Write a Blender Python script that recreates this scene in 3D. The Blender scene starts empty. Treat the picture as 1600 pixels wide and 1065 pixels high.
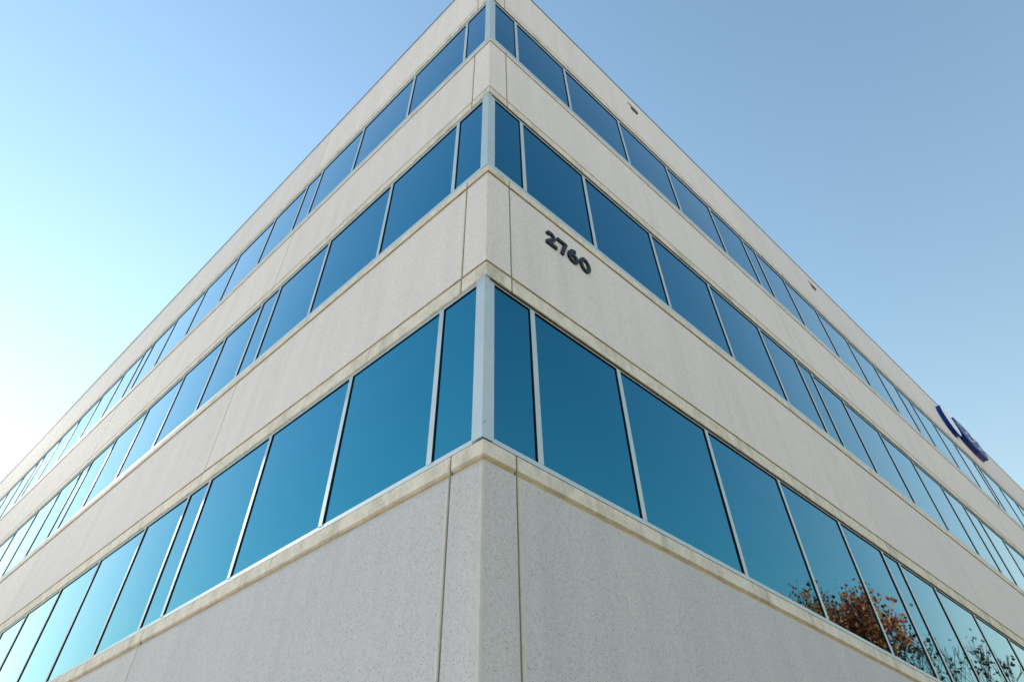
import bpy, bmesh, math, random
from mathutils import Vector, Matrix
random.seed(7)
scene = bpy.context.scene
C = scene.collection
# ------------------------------------------------------------------ camera
cam_d = bpy.data.cameras.new("camera")
cam = bpy.data.objects.new("camera", cam_d)
C.objects.link(cam)
cam_d.sensor_fit = 'HORIZONTAL'
cam_d.sensor_width = 36.0
cam_d.lens = 22.266
cam_d.shift_x = 0.0242
cam_d.shift_y = -0.1227
cam_d.clip_start = 0.05
cam_d.clip_end = 5000
rt = Vector((0.99973948, 0.01997146, 0.01105018))
up = Vector((0.0084127, -0.77246906, 0.63499667))
fw = Vector((-0.02121773, 0.63473828, 0.77243584))
M = Matrix(((rt.x, up.x, -fw.x, 0.12647), (rt.y, up.y, -fw.y, -3.78139), (rt.z, up.z, -fw.z, 0.58634), (0, 0, 0, 1)))
cam.matrix_world = M
scene.camera = cam
# ------------------------------------------------------------------ sky and sun
SUN_AZ, SUN_EL = -46.6, 25.0          # azimuth from +Y, clockwise positive
world = bpy.data.worlds.new("World")
scene.world = world
world.use_nodes = True
wn = world.node_tree.nodes
wn.clear()
sky = wn.new('ShaderNodeTexSky')
sky.sky_type = 'NISHITA'
sky.sun_disc = False
sky.sun_elevation = math.radians(SUN_EL)
sky.sun_rotation = math.radians(SUN_AZ)
sky.altitude = 0
sky.air_density = 1.9
sky.dust_density = 0.03
sky.ozone_density = 1.0
bg = wn.new('ShaderNodeBackground')
bg.inputs['Strength'].default_value = 0.15
wo = wn.new('ShaderNodeOutputWorld')
tint = wn.new('ShaderNodeMix')          # camera white balance: a slight correction
tint.data_type = 'RGBA'
tint.blend_type = 'MULTIPLY'
tint.inputs[0].default_value = 1.0
tint.inputs[7].default_value = (0.985, 0.975, 0.99, 1)
hs = wn.new('ShaderNodeHueSaturation')   # clear winter air, a little more saturated
hs.inputs['Saturation'].default_value = 1.12
world.node_tree.links.new(sky.outputs[0], hs.inputs['Color'])
world.node_tree.links.new(hs.outputs[0], tint.inputs[6])
world.node_tree.links.new(tint.outputs[2], bg.inputs[0])
world.node_tree.links.new(bg.outputs[0], wo.inputs[0])
sl = bpy.data.lights.new("sun", 'SUN')
sl.energy = 5.0
sl.angle = math.radians(0.5)
sl.color = (1.0, 0.93, 0.82)
so = bpy.data.objects.new("sun", sl)
C.objects.link(so)
a, e = math.radians(SUN_AZ), math.radians(SUN_EL)
sd = Vector((math.sin(a) * math.cos(e), math.cos(a) * math.cos(e), math.sin(e)))
so.rotation_euler = (-sd).to_track_quat('-Z', 'Y').to_euler()
so.location = sd * 60
scene.view_settings.view_transform = 'Standard'
scene.view_settings.look = 'None'
scene.view_settings.gamma = 1.0
scene.view_settings.exposure = 0.67
scene.render.resolution_x = 1024
scene.render.resolution_y = 681

# ------------------------------------------------------------------ materials
def mat(name):
    m = bpy.data.materials.new(name)
    m.use_nodes = True
    nt = m.node_tree
    return m, nt, nt.nodes['Principled BSDF']

def N(nt, t, **kw):
    n = nt.nodes.new(t)
    for k, v in kw.items():
        if k in n.inputs:
            n.inputs[k].default_value = v
        else:
            setattr(n, k, v)
    return n

def ramp(nt, src, stops, interp='LINEAR'):
    r = nt.nodes.new('ShaderNodeValToRGB')
    r.color_ramp.interpolation = interp
    el = r.color_ramp.elements
    while len(el) > 1:
        el.remove(el[-1])
    el[0].position, el[0].color = stops[0][0], (*stops[0][1], 1)
    for p, c in stops[1:]:
        x = el.new(p)
        x.color = (*c, 1)
    nt.links.new(src, r.inputs[0])
    return r.outputs[0]

def mix(nt, fac, a_, b_, mode='MIX'):
    m = nt.nodes.new('ShaderNodeMix')
    m.data_type = 'RGBA'
    m.blend_type = mode
    for i, v in ((0, fac), (6, a_), (7, b_)):
        if hasattr(v, 'is_output'):
            nt.links.new(v, m.inputs[i])
        elif i == 0:
            m.inputs[i].default_value = v
        else:
            m.inputs[i].default_value = (*v, 1)
    return m.outputs[2]

def coords(nt):
    return nt.nodes.new('ShaderNodeTexCoord').outputs['Object']

def mapping(nt, vec, scale):
    mp = nt.nodes.new('ShaderNodeMapping')
    mp.inputs['Scale'].default_value = scale
    nt.links.new(vec, mp.inputs['Vector'])
    return mp.outputs[0]

def noise(nt, vec, scale, detail=4, rough=0.55):
    n = nt.nodes.new('ShaderNodeTexNoise')
    n.inputs['Scale'].default_value = scale
    n.inputs['Detail'].default_value = detail
    n.inputs['Roughness'].default_value = rough
    nt.links.new(vec, n.inputs['Vector'])
    return n.outputs['Fac']

def g(v):
    return (v, v, v)

def exposed_aggregate(name="exposed_aggregate_concrete", tone=(1, 1, 1), dark=0.0):
    m, nt, p = mat(name)
    co = coords(nt)
    base = ramp(nt, noise(nt, co, 45, 5, 0.7), [(0.30, (0.715, 0.66, 0.70)), (0.72, (0.775, 0.72, 0.765))])
    # light and dark pebbles
    v = nt.nodes.new('ShaderNodeTexVoronoi')
    v.inputs['Scale'].default_value = 110
    nt.links.new(co, v.inputs['Vector'])
    sep = nt.nodes.new('ShaderNodeSeparateColor')
    nt.links.new(v.outputs['Color'], sep.inputs[0])
    peb = ramp(nt, sep.outputs[0], [(0.0, g(0.84)), (0.2, g(0.94)), (0.6, g(1.0)), (0.9, g(1.04)), (1.0, g(1.08))])
    c1 = mix(nt, 1.0, base, peb, 'MULTIPLY')
    # black specks, denser in weathered clouds
    v2 = nt.nodes.new('ShaderNodeTexVoronoi')
    v2.inputs['Scale'].default_value = 95
    nt.links.new(co, v2.inputs['Vector'])
    s2 = nt.nodes.new('ShaderNodeSeparateColor')
    nt.links.new(v2.outputs['Color'], s2.inputs[0])
    cloud = noise(nt, co, 1.6, 3, 0.6)
    th = nt.nodes.new('ShaderNodeMapRange')
    th.inputs[1].default_value, th.inputs[2].default_value = 0.35, 0.75
    th.inputs[3].default_value, th.inputs[4].default_value = 0.985 - dark, 0.88 - dark
    nt.links.new(cloud, th.inputs[0])
    gt = nt.nodes.new('ShaderNodeMath'); gt.operation = 'GREATER_THAN'
    nt.links.new(s2.outputs[1], gt.inputs[0]); nt.links.new(th.outputs[0], gt.inputs[1])
    near = ramp(nt, v2.outputs['Distance'], [(0.22, g(1)), (0.40, g(0))])
    mu = nt.nodes.new('ShaderNodeMath'); mu.operation = 'MULTIPLY'
    nt.links.new(gt.outputs[0], mu.inputs[0]); nt.links.new(near, mu.inputs[1])
    c2 = mix(nt, mu.outputs[0], c1, (0.26, 0.26, 0.26))
    # rain streaks and broad tone changes
    st = noise(nt, mapping(nt, co, (2.2, 2.2, 0.22)), 1.6, 4, 0.6)
    sc = ramp(nt, st, [(0.30, (0.93, 0.933, 0.936)), (0.55, g(1.0)), (0.8, (1.04, 1.03, 1.01))])
    c3 = mix(nt, 1.0, c2, sc, 'MULTIPLY')
    oi = nt.nodes.new('ShaderNodeObjectInfo')
    rc = ramp(nt, oi.outputs['Random'], [(0, (0.945, 0.955, 0.965)), (1, (1.02, 1.01, 1.0))])
    c4 = mix(nt, 1.0, mix(nt, 1.0, c3, rc, 'MULTIPLY'), tone, 'MULTIPLY')
    nt.links.new(c4, p.inputs['Base Color'])
    p.inputs['Roughness'].default_value = 0.9
    p.inputs['Specular IOR Level'].default_value = 0.25
    bp = nt.nodes.new('ShaderNodeBump')
    bp.inputs['Strength'].default_value = 0.35
    bp.inputs['Distance'].default_value = 0.003
    nt.links.new(noise(nt, co, 85, 3, 0.6), bp.inputs['Height'])
    nt.links.new(bp.outputs[0], p.inputs['Normal'])
    return m

def smooth_concrete():
    m, nt, p = mat("smooth_cast_concrete")
    co = coords(nt)
    base = ramp(nt, noise(nt, co, 7.0, 6, 0.7), [(0.32, (0.55, 0.50, 0.475)), (0.5, (0.71, 0.645, 0.605)), (0.70, (0.79, 0.725, 0.685))])
    fine = ramp(nt, noise(nt, co, 60, 3, 0.6), [(0.3, g(0.92)), (0.7, g(1.05))])
    c1 = mix(nt, 1.0, base, fine, 'MULTIPLY')
    # patchy green-grey weathering
    st = noise(nt, mapping(nt, co, (1, 1, 0.5)), 3.1, 5, 0.7)
    f = ramp(nt, st, [(0.50, g(0)), (0.66, g(0.75))])
    c2 = mix(nt, f, c1, (0.43, 0.41, 0.36))
    nt.links.new(c2, p.inputs['Base Color'])
    p.inputs['Roughness'].default_value = 0.85
    p.inputs['Specular IOR Level'].default_value = 0.3
    bp = nt.nodes.new('ShaderNodeBump')
    bp.inputs['Strength'].default_value = 0.3
    bp.inputs['Distance'].default_value = 0.002
    nt.links.new(noise(nt, co, 40, 3, 0.6), bp.inputs['Height'])
    nt.links.new(bp.outputs[0], p.inputs['Normal'])
    return m

def plain(name, col, rough=0.6, metal=0.0, var=0.12, scale=8.0, spec=0.4, bump=0.0):
    m, nt, p = mat(name)
    co = coords(nt)
    lo = tuple(c * (1 - var) for c in col)
    hi = tuple(min(1, c * (1 + var)) for c in col)
    nt.links.new(ramp(nt, noise(nt, co, scale, 5, 0.6), [(0.3, lo), (0.7, hi)]), p.inputs['Base Color'])
    p.inputs['Roughness'].default_value = rough
    p.inputs['Metallic'].default_value = metal
    p.inputs['Specular IOR Level'].default_value = spec
    if bump:
        b = nt.nodes.new('ShaderNodeBump')
        b.inputs['Strength'].default_value = bump
        b.inputs['Distance'].default_value = 0.01
        nt.links.new(noise(nt, co, scale * 4, 4, 0.6), b.inputs['Height'])
        nt.links.new(b.outputs[0], p.inputs['Normal'])
    return m

def blue_glass():
    """coated solar glass: tinted mirror face-on, plain bright mirror at grazing angles"""
    m, nt, p = mat("blue_mirror_glass")
    co = coords(nt)
    lw = nt.nodes.new('ShaderNodeLayerWeight')
    lw.inputs['Blend'].default_value = 0.5
    c = ramp(nt, lw.outputs['Facing'], [(0, (0.035, 0.19, 0.26)), (0.50, (0.040, 0.215, 0.29)), (0.62, (0.07, 0.25, 0.345)), (0.71, (0.15, 0.33, 0.43)), (0.77, (0.30, 0.46, 0.55)), (0.84, (0.60, 0.70, 0.75)), (0.92, (0.88, 0.91, 0.92)), (1, (1, 1, 1))], 'B_SPLINE')
    oi = nt.nodes.new('ShaderNodeObjectInfo')
    pv = ramp(nt, oi.outputs['Random'], [(0, (0.86, 0.93, 0.95)), (1, (1.0, 1.0, 1.0))])
    gl = nt.nodes.new('ShaderNodeBsdfGlossy')
    gl.inputs['Roughness'].default_value = 0.012
    nt.links.new(mix(nt, 1.0, c, pv, 'MULTIPLY'), gl.inputs['Color'])
    b = nt.nodes.new('ShaderNodeBump')
    b.inputs['Strength'].default_value = 0.3
    b.inputs['Distance'].default_value = 0.004
    nt.links.new(noise(nt, co, 1.1, 1, 0.4), b.inputs['Height'])
    nt.links.new(b.outputs[0], gl.inputs['Normal'])
    nt.links.new(gl.outputs[0], nt.nodes['Material Output'].inputs['Surface'])
    nt.nodes.remove(p)
    return m

AGG = exposed_aggregate()
AGG_BASE = exposed_aggregate("darker_grey_aggregate_concrete", (0.755, 0.785, 0.83), 0.05)  # base panels: darker, bluer tone and more specks
SMO = smooth_concrete()
EDG = plain("grey_panel_border", (0.70, 0.64, 0.63), 0.85, var=0.08, scale=9)
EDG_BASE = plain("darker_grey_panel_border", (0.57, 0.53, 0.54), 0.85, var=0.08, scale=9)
GRO = plain("tan_groove_concrete", (0.46, 0.35, 0.22), 0.9, var=0.25, scale=6)
SEAL = plain("grey_joint_sealant", (0.20, 0.185, 0.16), 0.8, var=0.15)
CAULK_SHADE = plain("brown_caulk_shade", (0.10, 0.065, 0.04), 0.8, var=0.5, scale=5)  # joint sealant, and painted shade under the right-hand soffits
ALU = plain("pale_anodised_aluminium", (0.47, 0.555, 0.65), 0.52, metal=0.25, var=0.05, scale=3, spec=0.25)
GASK = plain("black_rubber_gasket", (0.008, 0.009, 0.014), 0.5, var=0.2)
GLASS = blue_glass()
COPE = plain("dark_metal_coping", (0.12, 0.12, 0.11), 0.6, metal=0.3, var=0.2)
CORE = plain("dark_core", (0.05, 0.05, 0.05), 0.9)
ROOF = plain("roof_gravel", (0.30, 0.29, 0.27), 0.95, scale=30)
NUM = plain("black_number_paint", (0.006, 0.009, 0.017), 0.45, var=0.1, spec=0.35)
BLUE = plain("cobalt_sign_paint", (0.002, 0.030, 0.27), 0.45, var=0.15, spec=0.2)
WHITE = plain("white_sign_face", (0.80, 0.82, 0.84), 0.35, var=0.03)
RUST = plain("weathered_drain_metal", (0.15, 0.135, 0.12), 0.7, metal=0.2, var=0.35, scale=20)

# ------------------------------------------------------------------ helpers
def link(name, bm, mats, parent=None, loc=None):
    """bm is in world coordinates; it is moved so that the object's origin is its parent's base (or loc)"""
    me = bpy.data.meshes.new(name)
    off = Vector(loc) if loc is not None else Vector((0, 0, 0))
    if off.length:
        bmesh.ops.translate(bm, verts=bm.verts, vec=-off)
    bmesh.ops.recalc_face_normals(bm, faces=bm.faces)
    bm.to_mesh(me)
    bm.free()
    for m in (mats if isinstance(mats, (list, tuple)) else [mats]):
        me.materials.append(m)
    o = bpy.data.objects.new(name, me)
    C.objects.link(o)
    if parent is not None:
        o.parent = parent
    elif loc is not None:
        o.location = loc
    return o

def empty(name, loc, label, cat, group=None):
    o = bpy.data.objects.new(name, None)
    C.objects.link(o)
    o.location = loc
    o['label'] = label
    o['category'] = cat
    if group:
        o['group'] = group
    return o

R2 = math.sqrt(0.5)
DIR = {'R': Vector((R2, R2, 0)), 'L': Vector((-R2, R2, 0))}
INW = {'R': Vector((-R2, R2, 0)), 'L': Vector((R2, R2, 0))}
GROUND = -1.0
BASE = Vector((0, 0, GROUND))

def P(side, s, d, z):
    return DIR[side] * s + INW[side] * d + Vector((0, 0, z)) - BASE

def box(bm, side, s0, s1, d0, d1, z0, z1, mi=0, side_mi=None, jitter=None):
    vs = [bm.verts.new(P(side, s, d, z)) for z in (z0, z1) for d in (d0, d1) for s in (s0, s1)]
    # front = d0
    quads = [((0, 1, 5, 4), mi), ((2, 6, 7, 3), side_mi), ((0, 4, 6, 2), side_mi), ((1, 3, 7, 5), side_mi), ((0, 2, 3, 1), side_mi), ((4, 5, 7, 6), side_mi)]
    for q, k in quads:
        f = bm.faces.new([vs[i] for i in q])
        f.material_index = mi if k is None else k
    return vs

def sweep(bm, stations, profile, mats_rows, border=None, closed_ends=True):
    """stations: list of (fn(d)->xy point, extra_depth, field_is_border). profile: (d,z) from bottom to top"""
    grid = []
    for fn, ex, _ in stations:
        grid.append([bm.verts.new(fn(d + ex, z)) for d, z in profile])
    for i in range(len(grid) - 1):
        for j in range(len(profile) - 1):
            f = bm.faces.new((grid[i][j], grid[i + 1][j], grid[i + 1][j + 1], grid[i][j + 1]))
            mi = mats_rows[j]
            if mi == 0 and (stations[i][2] and stations[i + 1][2]):
                mi = 3
            f.material_index = mi
    if closed_ends:
        for col in (grid[0], grid[-1]):
            f = bm.faces.new(col)
            f.material_index = 1
    # close the back
    n = len(profile) - 1
    for i in range(len(grid) - 1):
        f = bm.faces.new((grid[i][0], grid[i][n], grid[i + 1][n], grid[i + 1][0]))
        f.material_index = 1

def st(side, s, ex=0.0, border=False):
    return (lambda d, z: P(side, s, d, z), ex, border)

def stc(side, border=True, ch=0.007):
    return (lambda d, z: P(side, max(d, 0) + ch, d, z) if d < 0.1 else P(side, d, d, z), 0.0, border)

# ------------------------------------------------------------------ office building
bld = empty("office_building", BASE, "cream concrete office block seen from its corner, with three ribbons of blue glass", "building")
LEN = {'R': 38.0, 'L': 38.0}
ROOFZ = 12.55
# levels of the concrete bands: (bottom, top)
BANDS = [(GROUND, 2.880), (4.408, 6.030), (7.600, 9.180), (10.795, ROOFZ)]
WIN = [(2.932, 4.375), (6.120, 7.549), (9.335, 10.712)]
BK = 0.16

def prof(k):
    z0, z1 = BANDS[k]
    dp, gd = 0.004, 0.020
    if k == 0:
        return ([(BK, z0), (0, z0), (0, z0 + .3), (gd, z0 + .31), (gd, z0 + .33), (dp, z0 + .345), (dp, 2.733), (gd, 2.745), (gd, 2.762), (0, 2.776), (0, z1 - .006), (.006, z1), (BK, z1)],
                [1, 1, 2, 2, 2, 0, 2, 2, 1, 1, 1, 1])
    if k == 3:
        return ([(BK, z0), (.006, z0), (0, z0 + .006), (0, 10.925), (gd, 10.935), (gd, 10.948), (dp, 10.958), (dp, z1 - .03), (BK, z1 - .03)],
                [1, 1, 1, 2, 2, 2, 0, 1])
    gb = {1: 4.572, 2: 7.738}[k]
    tb = {1: 5.905, 2: 9.085}[k]
    return ([(BK, z0), (.006, z0), (0, z0 + .006), (0, gb - .008), (gd, gb), (gd, gb + .014), (dp, gb + .026), (dp, tb - .014), (gd, tb - .004), (gd, tb + .010), (0, tb + .022), (0, z1 - .006), (.006, z1), (BK, z1)],
            [1, 1, 1, 2, 2, 2, 0, 2, 2, 2, 1, 1, 1])

JOINTS = {'R': [0.318, 7.70, 15.25, 22.8, 30.4], 'L': [0.325, 5.06, 12.45, 19.85, 27.3, 34.7]}
JW = 0.008
for k in range(4):
    pr, rows = prof(k)
    # corner panel, one piece round the corner
    bm = bmesh.new()
    jl, jr = JOINTS['L'][0] - JW, JOINTS['R'][0] - JW
    sts = [st('L', jl, .006, True), st('L', jl - .006, 0, True), st('L', jl - .02, 0, True), st('L', .040, 0, True), stc('L'), stc('R'), st('R', .024, 0, True), st('R', jr - .02, 0, True), st('R', jr - .006, 0, True), st('R', jr, .006, True)]
    # the field between the borders
    sts[2] = (sts[2][0], 0, False)
    sts[7] = (sts[7][0], 0, False)
    sts[3] = (sts[3][0], 0, True)
    sweep(bm, sts, pr, rows)
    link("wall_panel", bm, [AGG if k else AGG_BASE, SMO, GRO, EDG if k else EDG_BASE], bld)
    for side in 'RL':
        js = JOINTS[side] + [LEN[side]]
        for i in range(len(js) - 1):
            a0, a1 = js[i] + JW, js[i + 1] - (JW if i < len(js) - 2 else 0)
            bm = bmesh.new()
            b0 = .028 if i == 0 else .018
            sts = [st(side, a0, .006, True), st(side, a0 + .006, 0, True), st(side, a0 + b0, 0, True), st(side, a0 + b0 + .002, 0, False), st(side, a1 - .02, 0, False), st(side, a1 - .006, 0, True), st(side, a1, .006, True)]
            sweep(bm, sts, pr, rows)
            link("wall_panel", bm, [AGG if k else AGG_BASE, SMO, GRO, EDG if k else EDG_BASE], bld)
        z0, z1 = BANDS[k]
        for i, j in enumerate(JOINTS[side]):
            bm = bmesh.new()
            box(bm, side, j - JW - .002, j + JW + .002, .013, .10, z0 + .004, z1 - (.034 if k == 3 else .004))
            link("joint_sealant", bm, SEAL, bld)

MUL = {'R': [0.553, 1.753, 3.232, 4.708, 6.178, 7.386, 7.927, 9.114, 10.598, 12.083, 13.571, 14.767, 15.681, 17.167, 18.632, 20.059, 20.493, 22.151, 23.633, 25.11, 26.59, 27.79, 28.34, 29.54, 31.02, 32.5, 33.98, 35.18, 35.73, 36.9],
       'L': [0.557, 1.908, 3.384, 4.734, 5.271, 6.476, 7.950, 9.420, 10.890, 12.117, 12.655, 13.865, 15.290, 16.764, 18.2, 19.461, 20.05, 21.29, 22.72, 24.15, 25.6, 26.85, 27.4, 28.65, 30.1, 31.6, 33.1, 34.3, 34.9, 36.2]}
MW = 0.058
FRONT, GD = 0.018, 0.031
VIS = {('R', 0): 13, ('R', 1): 17, ('R', 2): 21, ('L', 0): 13, ('L', 1): 16, ('L', 2): 20}
rest = bmesh.new()
restm = bmesh.new()
for side in 'RL':
    for w, (z0, z1) in enumerate(WIN):
        edges = [(.118, MUL[side][0])] + [(MUL[side][i] + MW, MUL[side][i + 1]) for i in range(len(MUL[side]) - 1)] + [(MUL[side][-1] + MW, LEN[side] - .1)]
        nv = VIS[(side, w)]
        for i, (a0, a1) in enumerate(edges):
            jt = random.Random(ord(side) * 1000 + w * 100 + i)
            t1, t2 = jt.uniform(-.0010, .0010), jt.uniform(-.0010, .0010)
            bm = bmesh.new() if i < nv else rest
            vs = box(bm, side, a0 - .01, a1 + .01, GD, GD + .012, z0 - .015, z1 + .02)
            for v_ in vs:      # the tiny differences with which every real pane is set
                sv = (v_.co + BASE).dot(DIR[side]) - (a0 + a1) / 2
                zv = v_.co.z + GROUND - (z0 + z1) / 2
                v_.co += INW[side] * (sv * t1 + zv * t2)
            if i < nv:
                link("window", bm, GLASS, bld)
        for i, s in enumerate(MUL[side]):
            bm = bmesh.new() if i < nv else restm
            box(bm, side, s, s + MW, FRONT, GD + .03, z0 - .001, z1 + .001, 0, 1)
            if i < nv:
                link("mullion", bm, [ALU, GASK], bld)
        cb, ct = BANDS[w][1], BANDS[w + 1][0]
        bm = bmesh.new()
        box(bm, side, .10, LEN[side] - .1, FRONT + .001, GD + .04, z1, ct + .03, 0, 1)
        link("head_frame", bm, [ALU, GASK], bld)
        bm = bmesh.new()
        box(bm, side, .10, LEN[side] - .1, FRONT + .001, GD + .04, cb + .018, z0, 0, 0)
        link("sill_frame", bm, [ALU], bld)
        bm = bmesh.new()
        box(bm, side, .06, LEN[side] - .1, .034, .09, cb - .01, cb + .019)
        link("sill_sealant", bm, CAULK_SHADE, bld)
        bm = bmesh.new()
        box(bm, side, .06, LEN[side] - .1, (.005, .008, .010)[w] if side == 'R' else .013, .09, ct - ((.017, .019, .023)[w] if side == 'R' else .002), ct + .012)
        link("head_seal_shade", bm, CAULK_SHADE if side == 'R' else SMO, bld)  # right-hand strip is dark brown to paint in the soffit's shade
o = link("window", rest, GLASS, bld); o['kind'] = 'stuff'
o = link("mullion", restm, [ALU, GASK], bld); o['kind'] = 'stuff'

# corner posts: folded aluminium cover with thin outer flanges
for w in range(3):
    cb, ct = BANDS[w][1], BANDS[w + 1][0]
    bm = bmesh.new()
    d0, d1, fl = .010, .050, .012
    out = []
    pts = [('L', .128, .020), ('L', .116, .020), ('L', .116, d0), ('L', d0 + .004, d0), ('R', d0 + .004, d0), ('R', .116, d0), ('R', .116, .020), ('R', .128, .020), ('R', .128, d1), ('R', d1, d1), ('L', .128, d1)]
    rings = []
    for z in (cb + .022, ct + .03):
        rings.append([bm.verts.new(P(sd_, s, d, z) + Vector((-.008, 0, 0))) for sd_, s, d in pts])
    n = len(pts)
    for i in range(n):
        bm.faces.new((rings[0][i], rings[0][(i + 1) % n], rings[1][(i + 1) % n], rings[1][i]))
    bm.faces.new(rings[0]); bm.faces.new(rings[1])
    post = link("corner_post", bm, ALU, bld)
    bm = bmesh.new()
    for z in ([ct - .10, ct - .16, cb + .12] if w else [ct - .12, cb + .14]):
        q = P('R', .03, d0 - .002, z) + Vector((-.008, 0, 0))
        bmesh.ops.create_icosphere(bm, subdivisions=1, radius=.005, matrix=Matrix.Translation(q))
    link("rivet", bm, SEAL, post)
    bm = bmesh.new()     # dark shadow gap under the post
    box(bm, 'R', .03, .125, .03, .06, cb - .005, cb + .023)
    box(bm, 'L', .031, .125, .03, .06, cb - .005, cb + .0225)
    link("post_sealant", bm, CAULK_SHADE, post)

# dark core behind the glass, roof slab, coping
bm = bmesh.new()
def quad_box(bm, x0, x1, y0, y1, z0, z1):
    vs = [bm.verts.new(DIR['R'] * x + DIR['L'] * y + Vector((0, 0, z)) - BASE) for z in (z0, z1) for y in (y0, y1) for x in (x0, x1)]
    for q in ((0, 1, 3, 2), (4, 6, 7, 5), (0, 4, 5, 1), (1, 5, 7, 3), (3, 7, 6, 2), (2, 6, 4, 0)):
        bm.faces.new([vs[i] for i in q])
quad_box(bm, .17, LEN['R'] - .02, .17, LEN['L'] - .02, GROUND, 12.0)
link("core_wall", bm, CORE, bld)
bm = bmesh.new()
quad_box(bm, .165, LEN['R'] - .02, .165, LEN['L'] - .02, 12.002, 12.15)
link("roof", bm, ROOF, bld)
bm = bmesh.new()
cp = [(.20, ROOFZ - .029), (-.006, ROOFZ - .029), (-.006, ROOFZ + .002), (.20, ROOFZ + .006)]
sweep(bm, [st('L', LEN['L']), (lambda d, z: P('R', d, d, z), 0, False), st('R', LEN['R'])], cp, [0, 0, 0])
link("coping", bm, [COPE, COPE, COPE], bld)

# overflow scuppers in the right parapet
for s in (3.90, 11.29):
    bm = bmesh.new()
    box(bm, 'R', s, s + .27, -.006, .02, 12.145, 12.172)
    box(bm, 'R', s + .08, s + .27, -.030, .02, 11.985, 12.055)
    box(bm, 'R', s + .10, s + .25, -.012, .02, 12.055, 12.10)
    link("scupper", bm, RUST, bld)

# ------------------------------------------------------------------ house number 2760
def ribbon(bm, side, pts, w, d0, d1, closed=False):
    """flat stroke of width w along pts (s,z), from depth d0 (back) to d1 (front, negative is outward)"""
    n = len(pts)
    L, Rr = [], []
    for i, p in enumerate(pts):
        a_ = Vector(pts[(i - 1) % n] if (closed or i > 0) else p)
        b_ = Vector(pts[(i + 1) % n] if (closed or i < n - 1) else p)
        t = (b_ - a_).normalized()
        nn = Vector((-t.y, t.x))
        if 0 < i < n - 1 or closed:
            t0 = (Vector(p) - a_).normalized()
            nn = nn / max(.5, abs(Vector((-t0.y, t0.x)).dot(nn)))
        L.append(Vector(p) + nn * w / 2)
        Rr.append(Vector(p) - nn * w / 2)
    V = [[bm.verts.new(P(side, q.x, d, q.y)) for q in arr] for d in (d1, d0) for arr in (L, Rr)]
    fl, fr, bl, br = V
    m = n if closed else n - 1
    for i in range(m):
        j = (i + 1) % n
        bm.faces.new((fl[i], fl[j], fr[j], fr[i]))
        bm.faces.new((bl[i], br[i], br[j], bl[j]))
        bm.faces.new((fl[i], bl[i], bl[j], fl[j]))
        bm.faces.new((fr[i], fr[j], br[j], br[i]))
    if not closed:
        bm.faces.new((fl[0], fr[0], br[0], bl[0]))
        bm.faces.new((fl[-1], bl[-1], br[-1], fr[-1]))

def arc(cx, cz, rx, rz, a0, a1, n=12):
    return [(cx + rx * math.cos(math.radians(a0 + (a1 - a0) * i / n)), cz + rz * math.sin(math.radians(a0 + (a1 - a0) * i / n))) for i in range(n + 1)]

num = empty("house_number", P('R', 0.83, 0, 5.455) + BASE, "black raised numerals reading 2760 on the concrete band right of the corner", "house number")
nz0, nz1, sw = 5.455, 5.672, .043
zc = (nz0 + nz1) / 2
digits = [
    [("r", arc(.911, nz1 - .072, .052, .050, 165, -28, 14) + [(.862, nz0 + .040), (.852, nz0 + sw / 2)], False), ("r", [(.835, nz0 + sw / 2), (.995, nz0 + sw / 2)], False)],
    [("r", [(1.018, nz1 - sw / 2), (1.172, nz1 - sw / 2)], False), ("r", [(1.150, nz1 - sw / 2), (1.118, zc + .01), (1.085, nz0 + .03), (1.078, nz0)], False)],
    [("r", arc(1.260, nz0 + .074, .062, .053, 0, 342, 20), True), ("r", arc(1.310, nz0 + .074, .112, .120, 180, 112, 9) + [(1.310, nz1 - .017)], False)],
    [("r", arc(1.460, zc, .066, nz1 - zc - sw / 2, 0, 345, 23), True)],
]
for strokes in digits:
    bm = bmesh.new()
    for q, (_, pts, cl) in enumerate(strokes):
        ribbon(bm, 'R', pts, sw, .003 - .0008 * q, -.020 - .0012 * q, cl)
    bmesh.ops.translate(bm, verts=bm.verts, vec=BASE - num.location)
    link("numeral", bm, NUM, num)

# ------------------------------------------------------------------ blue roof sign
sign = empty("parapet_sign", P('R', 19.0, 0, 11.3) + BASE, "cobalt blue dimensional logo sign with a white disc face high on the right parapet", "sign")
def plate(bm, pts, d0, d1, mi_side=0, mi_face=1):
    b = [bm.verts.new(P('R', s, d0, z)) for s, z in pts]
    f = [bm.verts.new(P('R', s, d1, z)) for s, z in pts]
    n = len(pts)
    for i in range(n):
        q = bm.faces.new((b[i], b[(i + 1) % n], f[(i + 1) % n], f[i]))
        q.material_index = mi_side
    q = bm.faces.new(f); q.material_index = mi_face
    q = bm.faces.new(b); q.material_index = mi_side
def sign_part(name, bm, mats, parent=None):
    bmesh.ops.translate(bm, verts=bm.verts, vec=BASE - sign.location)
    return link(name, bm, mats, parent or sign)
bm = bmesh.new()
plate(bm, arc(19.50, 11.77, .47, .50, 0, 352, 44), .002, -.13)
sign_part("disc", bm, [BLUE, WHITE])
bm = bmesh.new()
wedge = [(20.02, 12.10), (20.20, 12.16), (20.8, 12.20), (21.45, 12.16), (21.62, 12.02), (22.05, 12.02), (22.22, 11.86), (22.20, 11.62), (22.0, 11.44), (21.2, 11.38), (20.4, 11.46), (20.05, 11.62), (19.98, 11.85)]
plate(bm, wedge, .002, -.16, 0, 0)
wp = sign_part("lettering_plate", bm, [BLUE, BLUE])
bm = bmesh.new()
rr = random.Random(3)
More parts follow.
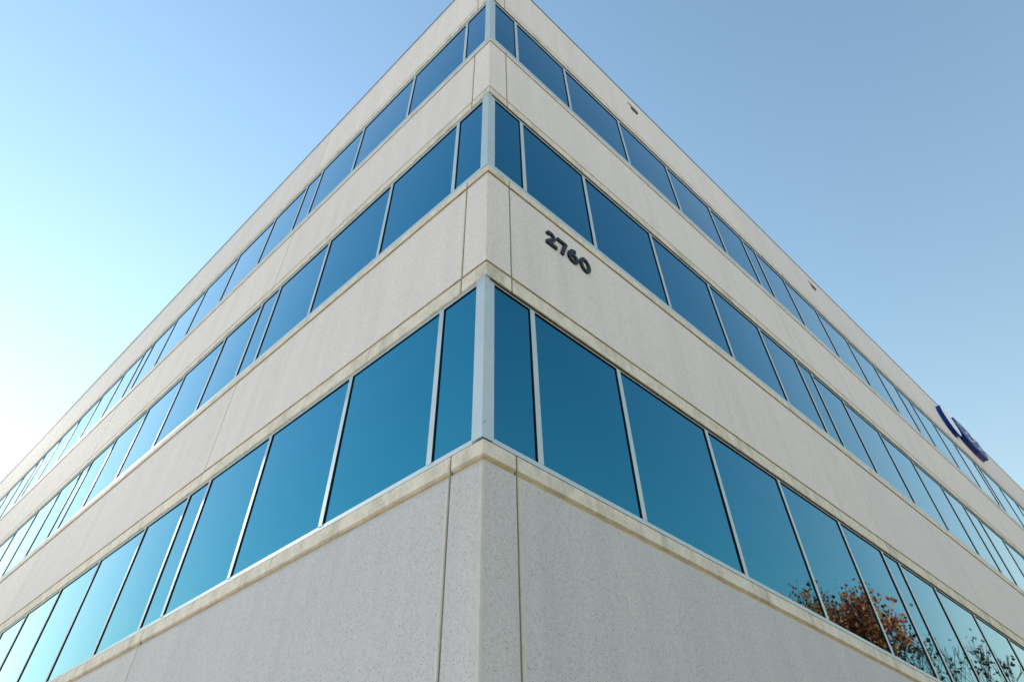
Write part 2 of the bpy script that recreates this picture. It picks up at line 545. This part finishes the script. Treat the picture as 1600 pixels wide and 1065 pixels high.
for i in range(26):
    s = rr.uniform(20.15, 22.05)
    z = rr.uniform(11.52, 12.0)
    w_, h_ = rr.uniform(.06, .13), rr.uniform(.02, .07)
    k_ = .0005 * i
    plate(bm, [(s, z), (s + w_, z), (s + w_, z + h_), (s, z + h_)], -.159, -.178 - k_ * .2, 1, 1)
sign_part("raised_mark", bm, [BLUE, WHITE], wp)

# ------------------------------------------------------------------ ground
def sheet(name, pts, z, m, kind='structure'):
    bm = bmesh.new()
    bm.faces.new([bm.verts.new((x, y, z)) for x, y in pts])
    o = link(name, bm, m)
    o['kind'] = kind
    return o
def rot_pts(s0, s1, t0, t1):
    return [(DIR['R'] * s + DIR['L'] * t).xy[:] for s, t in ((s0, t0), (s1, t0), (s1, t1), (s0, t1))]
CONC = plain("pavement_concrete", (0.56, 0.52, 0.46), 0.9, var=0.15, scale=3, bump=.2)
ASPH = plain("asphalt", (0.060, 0.060, 0.062), 0.95, var=0.25, scale=12, bump=.3)
EARTH = plain("pale_bounce_ground", (0.56, 0.52, 0.46), 1.0, var=0.35, scale=2, bump=.5)  # unseen ground, made pale to bounce light onto the walls
sheet("ground", [(-1500, -1500), (1500, -1500), (1500, 1500), (-1500, 1500)], GROUND - .05, EARTH)
sheet("road", rot_pts(-30, 80, -30, -18), GROUND - .04, ASPH)
bm = bmesh.new()
quad_box(bm, -5, LEN['R'] + 2, -1.6, -.02, GROUND - .04, GROUND - .002)
quad_box(bm, -5, -.02, -.019, LEN['L'] + 2, GROUND - .04, GROUND - .002)
bmesh.ops.translate(bm, verts=bm.verts, vec=BASE)
o = link("pavement", bm, CONC); o['kind'] = 'structure'

# ------------------------------------------------------------------ trees (seen mirrored in the right-hand glass)
LAWN = plain("dull_green_lawn", (0.07, 0.085, 0.03), 1.0, var=0.4, scale=4, bump=.5)  # unseen grass strips added to dim the bounce on the base panels
sheet("added_lawn", rot_pts(-14, 60, -14, -1.6), GROUND - .045, LAWN)
sheet("added_side_lawn", rot_pts(-14, -5.0, -1.595, 60), GROUND - .0445, LAWN)
BARK = plain("brown_bark", (0.07, 0.055, 0.045), 0.95, var=0.3, scale=10, bump=.4)
def leaf_mat(name, stops):
    m, nt, p = mat(name)
    v = nt.nodes.new('ShaderNodeTexVoronoi')
    v.inputs['Scale'].default_value = 9
    nt.links.new(coords(nt), v.inputs['Vector'])
    s_ = nt.nodes.new('ShaderNodeSeparateColor')
    nt.links.new(v.outputs['Color'], s_.inputs[0])
    nt.links.new(ramp(nt, s_.outputs[0], stops), p.inputs['Base Color'])
    p.inputs['Roughness'].default_value = 0.6
    tr = nt.nodes.new('ShaderNodeBsdfTranslucent')
    nt.links.new(ramp(nt, s_.outputs[0], stops), tr.inputs['Color'])
    mx = nt.nodes.new('ShaderNodeMixShader')
    mx.inputs[0].default_value = 0.35
    out = nt.nodes['Material Output']
    nt.links.new(p.outputs[0], mx.inputs[1]); nt.links.new(tr.outputs[0], mx.inputs[2])
    nt.links.new(mx.outputs[0], out.inputs['Surface'])
    return m
RUSTY = leaf_mat("autumn_leaf", [(0, (0.60, 0.09, 0.05)), (0.4, (0.90, 0.20, 0.06)), (0.8, (0.88, 0.34, 0.10)), (1, (0.90, 0.50, 0.38))])
DARKL = leaf_mat("shade_dark_leaf", [(0, (0.03, 0.035, 0.02)), (0.7, (0.07, 0.06, 0.03)), (1, (0.14, 0.06, 0.03))])  # dark leaf colour standing in for leaves in shade

def tube(bm, p0, p1, r0, r1, n=6):
    d = (p1 - p0)
    if d.length < 1e-5:
        return
    q = d.normalized().to_track_quat('Z', 'Y')
    a_ = [bm.verts.new(p0 + q @ Vector((r0 * math.cos(2 * math.pi * i / n), r0 * math.sin(2 * math.pi * i / n), 0))) for i in range(n)]
    b_ = [bm.verts.new(p1 + q @ Vector((r1 * math.cos(2 * math.pi * i / n), r1 * math.sin(2 * math.pi * i / n), 0))) for i in range(n)]
    for i in range(n):
        bm.faces.new((a_[i], a_[(i + 1) % n], b_[(i + 1) % n], b_[i]))

def tree(name, loc, height, radius, spread, seed, leaves, leaf_size, matsel, label, up_bias=.25):
    rnd = random.Random(seed)
    root = empty(name, loc, label, "tree")
    wood = bmesh.new()
    lf = bmesh.new()
    tips = []
    def grow(p, d, L_, r, lev):
        segs = 3 if lev < 4 else 2
        q = p
        for i in range(segs):
            d = (d + Vector((rnd.uniform(-1, 1), rnd.uniform(-1, 1), rnd.uniform(-.4, .8) + up_bias)) * .16).normalized()
            nq = q + d * L_ / segs
            r1 = r * (1 - .28 / segs * (1 if lev < 5 else 1.6))
            tube(wood, q, nq, max(r, .014), max(r1, .012), 8 if lev < 2 else (5 if lev < 4 else 3))
            q, r = nq, r1
            if lev >= 3:
                tips.append((q.copy(), d.copy(), lev))
        if lev >= 6 or r < .003:
            return
        for k in range(3 if lev in (0, 1, 3, 4) else 2):
            ang = rnd.uniform(0, 2 * math.pi)
            side = Vector((math.cos(ang), math.sin(ang), rnd.uniform(.0, .5)))
            nd = (d * rnd.uniform(.6, 1.1) + side * spread * rnd.uniform(.6, 1.0)).normalized()
            grow(q, nd, L_ * rnd.uniform(.66, .84), r * rnd.uniform(.55, .72), lev + 1)
    grow(Vector((0, 0, -.05)), Vector((0, 0, 1)), height * .27, height * .024, 0)
    zmax = max(t[0].z for t in tips)
    k = height / zmax
    for bm_ in (wood,):
        rs = sorted(math.hypot(t[0].x, t[0].y) for t in tips)
        kr = radius / rs[int(len(rs) * .93)]
        bmesh.ops.scale(bm_, vec=(kr, kr, k), verts=bm_.verts)
    pts = [(Vector((t[0].x * kr, t[0].y * kr, t[0].z * k)), t[1]) for t in tips]
    for i in range(leaves):
        c, d = rnd.choice(pts)
        mi = matsel(c, rnd)
        if mi is None:
            continue
        c = c + Vector((rnd.gauss(0, 1), rnd.gauss(0, 1), rnd.gauss(0, 1))) * leaf_size * 1.4
        s_ = leaf_size * rnd.uniform(.6, 1.25)
        q = Vector((rnd.uniform(-1, 1), rnd.uniform(-1, 1), rnd.uniform(-1, 1))).normalized().to_track_quat('Z', 'Y')
        shape = [(0, -.55, 0), (.34, -.30, .06), (.46, .08, .10), (.16, .22, .02), (0, .6, -.06), (-.16, .22, .02), (-.46, .08, .10), (-.34, -.30, .06)]
        f = lf.faces.new([lf.verts.new(c + q @ (Vector(v_) * s_)) for v_ in shape])
        f.material_index = mi
    link("trunk", wood, BARK, root)
    link("crown", lf, [RUSTY, DARKL], root)
    return root

f1 = (DIR['R'] * 1.0)
# leafy tree: rust leaves on the side towards the building corner, dark ones beyond paint in its shaded side
def sel1(c, rnd):
    t = c.dot(DIR['R'])                     # along the facade
    if rnd.random() < .15:
        return 1
    return 0 if t < rnd.gauss(-0.7, .9) else 1
tree("autumn_tree", (32.5, 16.75, GROUND), 14.7, 4.5, .85, 11, 10500, .17, sel1, "leafy tree with rust orange and dark leaves mirrored in the lowest right-hand windows")
def sel2(c, rnd):
    return 1 if rnd.random() < .16 else None
tree("bare_tree", (31.1, 20.1, GROUND), 12.9, 3.3, .6, 29, 4500, .15, sel2, "thin nearly bare tree mirrored beside the leafy one in the lowest right-hand windows", .5)
